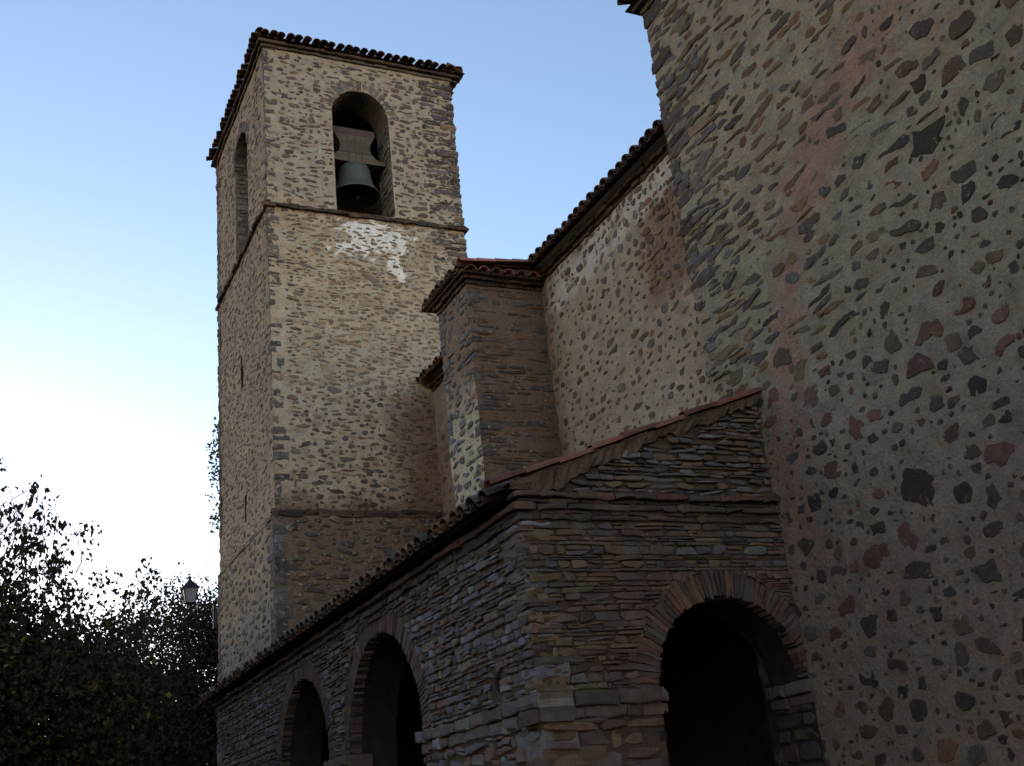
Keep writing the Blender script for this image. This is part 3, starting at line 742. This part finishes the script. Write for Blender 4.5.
# ================================================================== PORTICO
QX, QY0, QY1, QZ = 4.25, 8.5, 21.42, 4.0
port = thing('arcaded_porch', 'slate stone porch with round arches and lean to tiled roof against the church wall', 'porch', (5.6, 15, 0))
FQ = Face((QX, 0, 0), (0, 1, 0), (-1, 0, 0), .02, 1, 1.3)
FE = Face((0, QY0, 0), (1, 0, 0), (0, -1, 0), .018, 2, 1.3)
S = 2.52
A1 = Arch(12.42, 1.24, S, 0); A2 = Arch(15.72, 1.22, S, 0); AE = Arch(6.19, .80, S+.01, 0)
TH = .58
sl = .355
def vz(a): return 4.30+(a-QX)*sl        # underside of the verge
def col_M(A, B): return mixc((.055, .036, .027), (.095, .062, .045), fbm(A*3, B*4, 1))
mb = MB()
class Hole(Arch):
    def inside(s, a, b, g=0): return Arch.inside(s, a, b, .07 if g else 0)
    def snap(s, a, b, g=0): return Arch.snap(s, a, b, .006)
HOLE1 = Hole(9.28, .065, 2.76, 2.66)
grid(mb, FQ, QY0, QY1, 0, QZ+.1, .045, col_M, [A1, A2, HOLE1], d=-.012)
for (a0, a1, b0, b1) in ((9.20, 9.36, 2.64, 2.84),):     # putlog hole
    V = [F_ for d_ in (-.005, -.35) for F_ in (FQ.pt(a0, b0, d_), FQ.pt(a1, b0, d_), FQ.pt(a1, b1, d_), FQ.pt(a0, b1, d_))]
    mb.add(V, [(0, 1, 5, 4), (1, 2, 6, 5), (2, 3, 7, 6), (3, 0, 4, 7), (4, 5, 6, 7)], (.05, .04, .035))
grid(mb, FE, QX, AX+.02, 0, 5.5, .06, col_M, [AE], d=-.012, top=vz)
grid(mb, Face((QX+TH, 0, 0), (0, 1, 0), (1, 0, 0), .02), QY0+TH, QY1-TH, 0, QZ+.3, .15, col_M, [A1, A2])
grid(mb, Face((0, QY0+TH, 0), (1, 0, 0), (0, 1, 0), .02), QX+TH, AX, 0, QZ+.3, .12, col_M, [AE])
grid(mb, Face((0, QY1, 0), (1, 0, 0), (0, 1, 0), .02), QX, TX0+.1, 0, QZ+.3, .12, col_M)
grid(mb, Face((0, QY1-.4, 0), (1, 0, 0), (0, -1, 0), .02), QX+.4, TX0+.1, 0, QZ+.3, .2, col_M)
for F_, H in ((FQ, A1), (FQ, A2), (FE, AE)): reveal(mb, F_, H, TH, lambda a, b: np.array((.024, .019, .016)))  # near-black colour stands in for the shade inside the arches

# left long face: random slate rubble
courses(mb, FQ, QY0+.03, QY1, 0.3, 2.34, (.06, .16), (.1, .4), .012, (.0, .04), SLATE_L, [A1, A2], .0, .05, jit=.3, p=4.2, rot=.10, split=.3, sink=.06)
courses(mb, FQ, QY0+.03, QY1, 2.56, QZ-.02, (.03, .095), (.07, .28), .009, (.0, .028), SLATE_L, [A1, A2, HOLE1], .24, .025, jit=.24, p=6, rot=.05, split=.3, sink=.06)
# end face: thinner, browner slates
def ecol(a, b):
    c = SLATE_E()
    if a > 4.8 and b < 3.6: c = c*.6+np.array((.14, .08, .065))*.4
    return c
courses(mb, FE, QX+.03, AX, .3, 2.34, (.06, .2), (.15, .6), .012, (.0, .03), ecol, [AE], .0, .02, jit=.25, p=4.5, split=.2, sink=.06)
courses(mb, FE, QX+.03, AX, 2.56, QZ-.01, (.028, .09), (.07, .34), .007, (.0, .022), ecol, [AE], .22, .012, jit=.22, p=6, split=.25, sink=.06, rot=.03)
# slates in the gable over the moulding
courses(mb, FE, QX+.5, AX-.03, 4.27, 5.5, (.03, .075), (.08, .34), .01, (.0, .04), pal((.14, .12, .12), (.11, .095, .095), (.15, .105, .075), (.18, .16, .155), (.12, .08, .06)), jit=.3, p=4, split=.1, rot=.05, top=lambda a: vz(a)-.04-.06*step(5.8, 4.6, a))
quoins(mb, QX, QY0, 1, 1, .3, 2.34, SLATE_L, (.08, .2), (.25, .6), .015, jit=.014)
quoins(mb, QX, QY0, 1, 1, 2.56, QZ-.02, lambda a, b: SLATE_E() if RNG.random() < .6 else SLATE_L(), (.04, .12), (.12, .42), .012, jit=.018, skip=.1)
quoins(mb, QX, QY1, 1, -1, .3, QZ, SLATE_L, (.08, .2), (.2, .4), .018, jit=.014)
# jamb stones inside the openings, colour darkened to paint the shade there
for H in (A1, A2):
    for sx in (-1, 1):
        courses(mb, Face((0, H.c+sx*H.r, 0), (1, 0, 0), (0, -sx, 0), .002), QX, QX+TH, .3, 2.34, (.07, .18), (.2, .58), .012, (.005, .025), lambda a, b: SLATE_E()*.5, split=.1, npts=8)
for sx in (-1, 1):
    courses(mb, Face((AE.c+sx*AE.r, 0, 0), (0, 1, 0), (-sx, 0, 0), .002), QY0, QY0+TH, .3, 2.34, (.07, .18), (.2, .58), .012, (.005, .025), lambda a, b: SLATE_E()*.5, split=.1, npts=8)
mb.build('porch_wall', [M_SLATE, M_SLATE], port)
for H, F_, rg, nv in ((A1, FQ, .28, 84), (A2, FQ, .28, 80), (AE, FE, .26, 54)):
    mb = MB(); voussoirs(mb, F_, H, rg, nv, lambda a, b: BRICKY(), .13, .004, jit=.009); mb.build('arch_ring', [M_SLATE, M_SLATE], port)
# impost bands
IMC = pal((.17, .15, .15), (.14, .125, .125), (.16, .13, .11), (.12, .095, .085))
IMB = pal((.11, .075, .06), (.13, .095, .08), (.10, .08, .075))
def impost(segs):
    mb = MB()
    for (F_, a0, a1, cf) in segs:
        blockrow(mb, F_, a0, a1, 2.335, 2.435, (.15, .4), (.01, .05), .25, cf, jit=.18, bev=.014)
        blockrow(mb, F_, a0, a1, 2.435, 2.55, (.15, .45), (.04, .085), .25, cf, jit=.16, bev=.014)
    mb.build('impost_band', [M_SLATE, M_SLATE], port)
impost([(FQ, QY0-.09, A1.c-A1.r+.06, IMC), (FE, QX-.09, AE.c-AE.r+.07, IMB), (Face((AE.c-AE.r, 0, 0), (0, 1, 0), (1, 0, 0), .001), QY0, QY0+TH, IMB)])
impost([(FQ, A1.c+A1.r-.06, A2.c-A2.r+.06, IMB)])
impost([(FQ, A2.c+A2.r-.06, A2.c+A2.r+1.0, IMB)])
impost([(Face((AE.c+AE.r, 0, 0), (0, 1, 0), (-1, 0, 0), .001), QY0-.03, QY0+TH, IMB)])
# eaves moulding, wrapping the corner
mb = MB()
RAG[0] = 0
for (z0, z1, pr, cf) in ((4.00, 4.05, .025, pal((.11, .08, .06), (.09, .065, .05))), (4.05, 4.09, .01, DARKBAND), (4.09, 4.15, .04, pal((.10, .07, .055), (.08, .06, .05))), (4.15, 4.19, .02, DARKBAND), (4.19, 4.25, .07, pal((.13, .075, .058), (.10, .07, .055)))):
    blockrow(mb, FE, QX-pr, AX, z0, z1, (.12, .42), (pr-.014, pr+.012), .1, cf, jit=.34, bev=.010)
    blockrow(mb, FQ, QY0-pr, QY1+pr, z0-.10, z1-.10, (.12, .42), (pr-.014, pr+.012), .1, cf, jit=.34, bev=.010)
mb.build('moulding', [M_STONE, M_STONE], port)
# sloping mortar bed under the verge
mb = MB()
up = np.array([1, 0, sl]); up /= np.linalg.norm(up)
pts = []
na = 60
for i in range(na+1):
    a = QX-.1+(AX-QX+.1)*i/na
    lo = vz(a)-.055-.09*float(step(6.0, 4.6, a))+.09*(float(vnoise(a*5, .3))-.5)+RNG.normal(0, .014); lo = max(lo, 4.262)
    hi = vz(a)+.05
    pts += [(a, QY0-.03+RNG.normal(0, .012), lo), (a, QY0-.05+RNG.normal(0, .014), (lo+hi)/2), (a, QY0-.05+RNG.normal(0, .006), hi), (a, QY0+.3, hi), (a, QY0+.1, lo)]
F_ = [(i*5+k, (i+1)*5+k, (i+1)*5+(k+1) % 5, i*5+(k+1) % 5) for i in range(na) for k in range(5)]
mb.add(pts, F_, (.17, .115, .085)); mb.build('verge_mortar', [M_PLASTER], port)
# roof
mb = MB(); ze = 4.19
tiled_slope(mb, (QX-.25, QY1+.15, ze-.03), (0, -1, 0), (1, 0, sl), QY1+.15-QY0-.02, 3.25, .215, TILE, lambda a: (0, 4.95 if QY1+.15-a > AY1+.15 and QY1+.15-a < TY0-.5 else (3.25 if QY1+.15-a > AY1 else 3.2)) if QY1+.15-a < TY0-.3 else (0, 1.25))
for i in range(9):
    tile(mb, np.array((QX-.30, QY0-.02+RNG.normal(0, .012), ze+.06+RNG.normal(0, .010)))+up*(i*.37), (0, 1, 0), up, (0, 0, 1), .43, .17, .125, True, col=TILE_RED()*.7, lift=.008)
V = [(QX-.2, QY0+.03, ze-.01), (QX-.2, QY1+.1, ze-.01), (BXW, QY1+.1, ze+(BXW-QX+.2)*sl-.01), (BXW, AY1, ze+(BXW-QX+.2)*sl-.01), (AX, AY1, ze+(AX-QX+.2)*sl-.01), (AX, QY0+.03, ze+(AX-QX+.2)*sl-.01)]
mb.add(V, [(0, 1, 2, 3, 4, 5)], (.07, .05, .04)); mb.build('lean_to_roof', [M_TILE], port)
# paved floor of the porch
mb = MB(); box(mb, QX-.1, BXW, QY0+.02, QY1, -.1, .12, (.12, .11, .10)); mb.build('porch_floor', [M_STONE], port)

# ================================================================== WALL LANTERN
lan = thing('wall_lantern', 'black four sided street lantern with frosted panes on a bracket from the tower corner', 'street lamp', (5.3, 27.0, 7.0))
LX, LY, LZ = 4.74, 27.0, 7.05
def frustum(mb, cx, cy, z0, h0, z1, h1, col, mat=0):
    V = [(cx+sx*h, cy+sy*h, z) for z, h in ((z0, h0), (z1, h1)) for sx, sy in ((-1, -1), (1, -1), (1, 1), (-1, 1))]
    mb.add(V, [(0, 1, 5, 4), (1, 2, 6, 5), (2, 3, 7, 6), (3, 0, 4, 7), (4, 5, 6, 7), (3, 2, 1, 0)], col, mat)
IR = (.02, .02, .025)
def tube(mb, pts, rad, col, seg=6, mat=0):
    pts = [np.array(p, float) for p in pts]; V = []
    rad = [rad]*len(pts) if np.isscalar(rad) else rad
    for i, p in enumerate(pts):
        d = pts[min(i+1, len(pts)-1)]-pts[max(i-1, 0)]; d /= (np.linalg.norm(d) or 1)
        a = np.cross(d, (0, 0, 1) if abs(d[2]) < .9 else (1, 0, 0)); a /= np.linalg.norm(a); b = np.cross(d, a)
        for k in range(seg):
            t = 2*PI*k/seg; V.append(p+(a*math.cos(t)+b*math.sin(t))*rad[i])
    mb.add(V, [(i*seg+k, i*seg+(k+1) % seg, (i+1)*seg+(k+1) % seg, (i+1)*seg+k) for i in range(len(pts)-1) for k in range(seg)], col, mat)
mb = MB()
zt, zbm = LZ+.38, LZ+.05; ht, hb = .165, .105
frustum(mb, LX, LY, zt, ht+.035, zt+.03, ht+.03, IR); frustum(mb, LX, LY, zt+.03, ht+.01, zt+.17, .07, IR); frustum(mb, LX, LY, zt+.17, .05, zt+.21, .04, IR)
frustum(mb, LX, LY, zt+.21, .025, zt+.27, .03, IR); frustum(mb, LX, LY, zt+.27, .045, zt+.285, .04, IR); frustum(mb, LX, LY, zt+.285, .018, zt+.34, .006, IR)
mb.build('lantern_cap', M_IRON, lan)
mb = MB(); frustum(mb, LX, LY, zbm-.035, .05, zbm, hb+.012, IR)
for sx, sy in ((-1, -1), (1, -1), (1, 1), (-1, 1)): tube(mb, [(LX+sx*hb, LY+sy*hb, zbm), (LX+sx*ht, LY+sy*ht, zt)], .014, IR, 5)
lframe = mb.build('lantern_frame', M_IRON, lan)
for sx, sy in ((0, -1), (-1, 0), (1, 0), (0, 1)):
    mb = MB(); V = []
    for z, h in ((zbm+.002, hb-.012), (zt-.002, ht-.012)):
        for t in (-1, 1):
            for dd in (0, .006):
                hx = h-dd
                V.append((LX+(sx*hx if sx else t*(h-.005)), LY+(sy*hx if sy else t*(h-.005)), z))
    mb.add(V, [(0, 2, 6, 4), (1, 5, 7, 3), (0, 1, 3, 2), (4, 6, 7, 5), (0, 4, 5, 1), (2, 3, 7, 6)], (.19, .21, .22)); mb.build('glass_pane', M_PANE, lframe)
mb = MB()
tube(mb, [(LX, LY, zbm-.03), (LX, LY, zbm-.10), (LX+.05, LY, zbm-.17), (LX+.2, LY, zbm-.2), (TX0-.02, LY, zbm-.16)], .018, IR, 6)
tube(mb, [(LX+.15, LY, zbm-.2), (LX+.35, LY, zbm-.38), (TX0-.02, LY, zbm-.5)], .014, IR, 6)
box(mb, TX0-.15, TX0-.08, LY-.06, LY+.06, zbm-.6, zbm-.05, IR)
mb.build('bracket', M_IRON, lan)

# ================================================================== TREES
def leaf_cloud(mb, centers, per, spread, size, cols, droop=.5):
    """many folded leaf blades round each twig node"""
    N_ = len(centers)*per
    C = np.repeat(np.asarray(centers), per, 0)+RNG.normal(0, 1, (N_, 3))*np.asarray(spread)
    d = RNG.normal(0, 1, (N_, 3)); d[:, 2] -= droop*1.6; d /= np.linalg.norm(d, axis=1)[:, None]
    r = RNG.normal(0, 1, (N_, 3)); s = np.cross(d, r); s /= np.linalg.norm(s, axis=1)[:, None]; nn = np.cross(s, d)
    L = RNG.uniform(.7, 1.35, (N_, 1))*size; W = L*RNG.uniform(.26, .40, (N_, 1))
    V = np.stack([C, C+d*L*.45+s*W+nn*L*.10, C+d*L+nn*L*-.05, C+d*L*.45-s*W+nn*L*.10, C+d*L*.5], 1)
    k = np.arange(N_)*5
    f = np.concatenate([np.stack([k, k+1, k+2, k+4], 1), np.stack([k, k+4, k+2, k+3], 1)])
    cc = np.array([cols() for _ in range(400)])[RNG.integers(400, size=N_)]
    mb.add(V.reshape(-1, 3), [tuple(x) for x in f.tolist()], np.repeat(cc, 5, 0))

def build_tree(name, label, base, trunk_top, blobs, nodes, per, size, spread, cols, bark=(.06, .05, .04), tr=.16, extra=(), extra_per=10, whips=()):
    t = thing(name, label, 'tree', base, 'trees beside the church')
    base = np.array(base, float); tt = np.array(trunk_top, float)
    pts = []
    w = np.array([b[3]*b[4]*b[5] for b in blobs], float); w /= w.sum()
    while len(pts) < nodes:
        b = blobs[RNG.choice(len(blobs), p=w)]
        q = RNG.normal(0, 1, 3); q /= np.linalg.norm(q); q *= RNG.uniform(.25, 1)**.45
        pts.append(np.array(b[:3])+q*np.array(b[3:6]))
    main = np.array(pts); outl = np.array(extra).reshape(-1, 3)
    allp = np.concatenate([main, outl]) if len(outl) else main
    nodesP = [base+(tt-base)*k/5+np.array([math.sin(k*1.7)*.06, math.cos(k*2.1)*.06, 0]) for k in range(6)]
    par = [-1, 0, 1, 2, 3, 4]; order = np.argsort(np.linalg.norm(allp-tt, axis=1))
    for i in order:
        p = allp[i]; Q = np.array(nodesP[3:]); dist = np.linalg.norm(Q-p, axis=1)+.35*np.maximum(0, np.linalg.norm(Q-tt, axis=1)-np.linalg.norm(p-tt))
        j = int(np.argmin(dist))+3
        q = nodesP[j]; m = (q+p)/2+RNG.normal(0, .05, 3)*np.linalg.norm(p-q)
        nodesP.append(m); par.append(j); nodesP.append(p); par.append(len(nodesP)-2)
    cnt = np.ones(len(nodesP))
    for i in range(len(nodesP)-1, 0, -1): cnt[par[i]] += cnt[i]
    rad = np.minimum(tr, tr*(cnt/cnt[5])**.62)
    rad = np.maximum(rad, .005)
    rad[0] = tr*1.25
    mb = MB()
    for i in range(1, len(nodesP)):
        tube(mb, [nodesP[par[i]], nodesP[i]], [min(rad[par[i]], rad[i]*1.3) if i > 5 else rad[par[i]], rad[i]], bark, 7 if rad[i] > .05 else (5 if rad[i] > .02 else 3))
    tips = []
    for (p0, dr, ln) in whips:
        q = [np.array(p0)+np.array(dr)*ln*k/5+np.array([.06*math.sin(k*1.1+ln*9), .05*math.cos(k+ln*5), -.02*k*k*ln*.5]) for k in range(6)]
        tube(mb, q, [.010, .008, .007, .005, .004, .003], bark, 3)
        for k in (2, 3, 4, 5):
            if RNG.random() < .72:
                side = np.array([RNG.normal(0, .12), RNG.normal(0, .12), RNG.uniform(-.02, .08)]); tips.append(q[k]+side)
                tube(mb, [q[k-1], q[k]+side], [.004, .0025], bark, 3)
    mb.build('trunk', M_BARK, t)
    mb = MB(); leaf_cloud(mb, main, per, spread, size, cols)
    if len(outl): leaf_cloud(mb, outl, extra_per, np.array(spread)*.42, size*1.05, cols, .9)
    if tips: leaf_cloud(mb, tips, 7, (.055, .055, .04), size*1.0, cols, 1.3)
    mb.build('crown', M_LEAF, t)
    return t
G_DARK = pal((.022, .022, .010), (.028, .027, .012), (.019, .02, .009), (.025, .021, .010))
G_YEL = pal((.028, .027, .011), (.022, .022, .010), (.10, .07, .018), (.034, .03, .012), (.021, .02, .009), (.025, .023, .010), (.03, .021, .010), (.024, .022, .010), (.022, .021, .009))
def back(x, y, u):
    d = RM.T @ np.array([(x-512)/F_PX, (383-y)/F_PX, 1.]); return np.array([0, 0, 1.6])+d*(u/d[1])
# sparse outer sprays of the near tree (positions in the world, metres)
whips = []
for k in range(120):
    w_ = RNG.uniform(-1.4, 2.15); zz = np.interp(w_, [-1.4, .4, 1.2, 2.2], [5.3, 5.1, 4.8, 4.2])+RNG.uniform(-.5, .35)
    whips.append(((w_, 16+RNG.uniform(-.9, .9), zz), np.array([RNG.uniform(-.1, .7), RNG.uniform(-.4, .4), 1.0]), RNG.uniform(.4, .95)*(1.8 if w_ < .7 else 1.2)))
build_tree('broadleaf_tree', 'nearest broadleaf tree at left with sparse upper twigs and drooping yellowing leaves', (-1.6, 16.6, 0), (-1.2, 16.3, 3.0),
           [(-1.0, 16.2, 3.7, 2.2, 1.8, 1.75), (.7, 16.0, 3.2, 1.6, 1.6, 1.6), (-2.8, 16.6, 3.6, 2.0, 2, 2), (-.3, 16.2, 4.4, 1.4, 1.2, 1.15), (-.6, 16.2, 2.2, 2.6, 1.6, 1.0)], 720, 160, .075, (.25, .25, .20), G_YEL, tr=.17, whips=whips)
build_tree('broadleaf_tree', 'dark leafy tree rising behind the wall lantern beside the tower', (5.0, 32.5, 0), (5.0, 32.4, 4.2),
           [(5.3, 32, 6.0, 1.9, 1.9, 2.6), (4.0, 31.5, 4.6, 1.8, 1.8, 2.2), (6.8, 32.5, 6, 2, 2, 2.4), (5.6, 31.2, 3.2, 1.6, 1.4, 2.2), (6.2, 33, 3.0, 2.0, 1.2, 2.0)], 460, 190, .095, (.34, .34, .28), G_DARK, tr=.18)
build_tree('broadleaf_tree', 'low dark tree filling the gap between the near tree and the tower', (2.6, 25.5, 0), (2.6, 25.3, 2.6),
           [(2.5, 25.2, 4.0, 1.7, 1.6, 2.1), (1.0, 25.5, 4.2, 1.8, 1.6, 2.3), (3.4, 24.9, 2.9, 1.2, 1.2, 1.6)], 360, 150, .09, (.32, .32, .26), G_DARK, tr=.15)
build_tree('broadleaf_tree', 'tall dark tree farthest left behind the nearest tree', (-3.5, 23, 0), (-3.4, 23, 3.6),
           [(-3.3, 22.6, 5.2, 2.6, 2.2, 2.6), (-.8, 23, 4.4, 2.2, 2, 2.4)], 260, 90, .14, (.38, .38, .32), G_DARK, tr=.2)

# trees added out of view to block sky light on porch and tall wall
for (x, y, h, lab) in ((-8.5, 9.0, 8.5, 'added out-of-view tree left of the near tree, shading the arcade'), (-9.0, -1.5, 8.5, 'added out-of-view tree opposite the tall nave block, shading it'), (2.5, -12, 8, 'added unseen tree behind the viewpoint, blocking sky light')):
    build_tree('broadleaf_tree', lab, (x, y, 0), (x+.1, y, h*.35), [(x, y, h*.62, 3.2, 3.2, h*.36), (x+1, y+1.2, h*.5, 2.6, 2.8, h*.3), (x-1, y-1.2, h*.5, 2.6, 2.8, h*.3)], 240, 60, .24, (.5, .5, .45), G_DARK, tr=.26)

hd = thing('hedge', 'dark bushy hedge closing the gap between the tower foot and the trees', 'hedge', (5.0, 36.5, 0))
hc = np.stack([RNG.uniform(-2, 12, 500), 36.5+RNG.normal(0, .4, 500), RNG.uniform(.2, 4.4, 500)], 1)
mb = MB(); leaf_cloud(mb, hc, 90, (.4, .4, .35), .13, G_DARK); mb.build('foliage', M_LEAF, hd)
mb = MB()
for x in np.linspace(-1.8, 11.8, 18): tube(mb, [(x, 36.5, 0), (x+RNG.normal(0, .1), 36.5, 1.8), (x+RNG.normal(0, .3), 36.5, 3.6)], [.05, .035, .01], (.06, .05, .04))
mb.build('stems', M_BARK, hd)

# ivy clinging to the far corner of the tower
iv = []
for z in np.linspace(8.9, 11.6, 26):
    iv.append((TX0-.03+RNG.normal(0, .04), TY1+RNG.uniform(-.1, .15), z))
for k in range(14): iv.append((TX0-RNG.uniform(.05, .24), TY1+RNG.uniform(-.1, .2), RNG.choice([10.6, 10.2, 10.9, 9.2])+RNG.normal(0, .2)))
ivy = thing('climbing_ivy', 'small green ivy tuft clinging to the left edge of the bell tower', 'plant', (TX0-.1, TY1+.05, 0))
mb = MB(); leaf_cloud(mb, iv, 9, (.07, .07, .07), .085, pal((.07, .09, .03), (.09, .10, .03), (.05, .07, .03))); mb.build('leaves', M_LEAF, ivy)
mb = MB(); tube(mb, [(TX0+.34, TY1+.05, 0), (TX0+.3, TY1+.06, 3), (TX0+.26, TY1+.05, 7), (TX0+.08, TY1+.04, 9), (TX0-.04, TY1+.04, 11.5)], [.03, .028, .02, .015, .006], (.07, .055, .04)); mb.build('stem', M_BARK, ivy)
print('stones', n_t, nA)
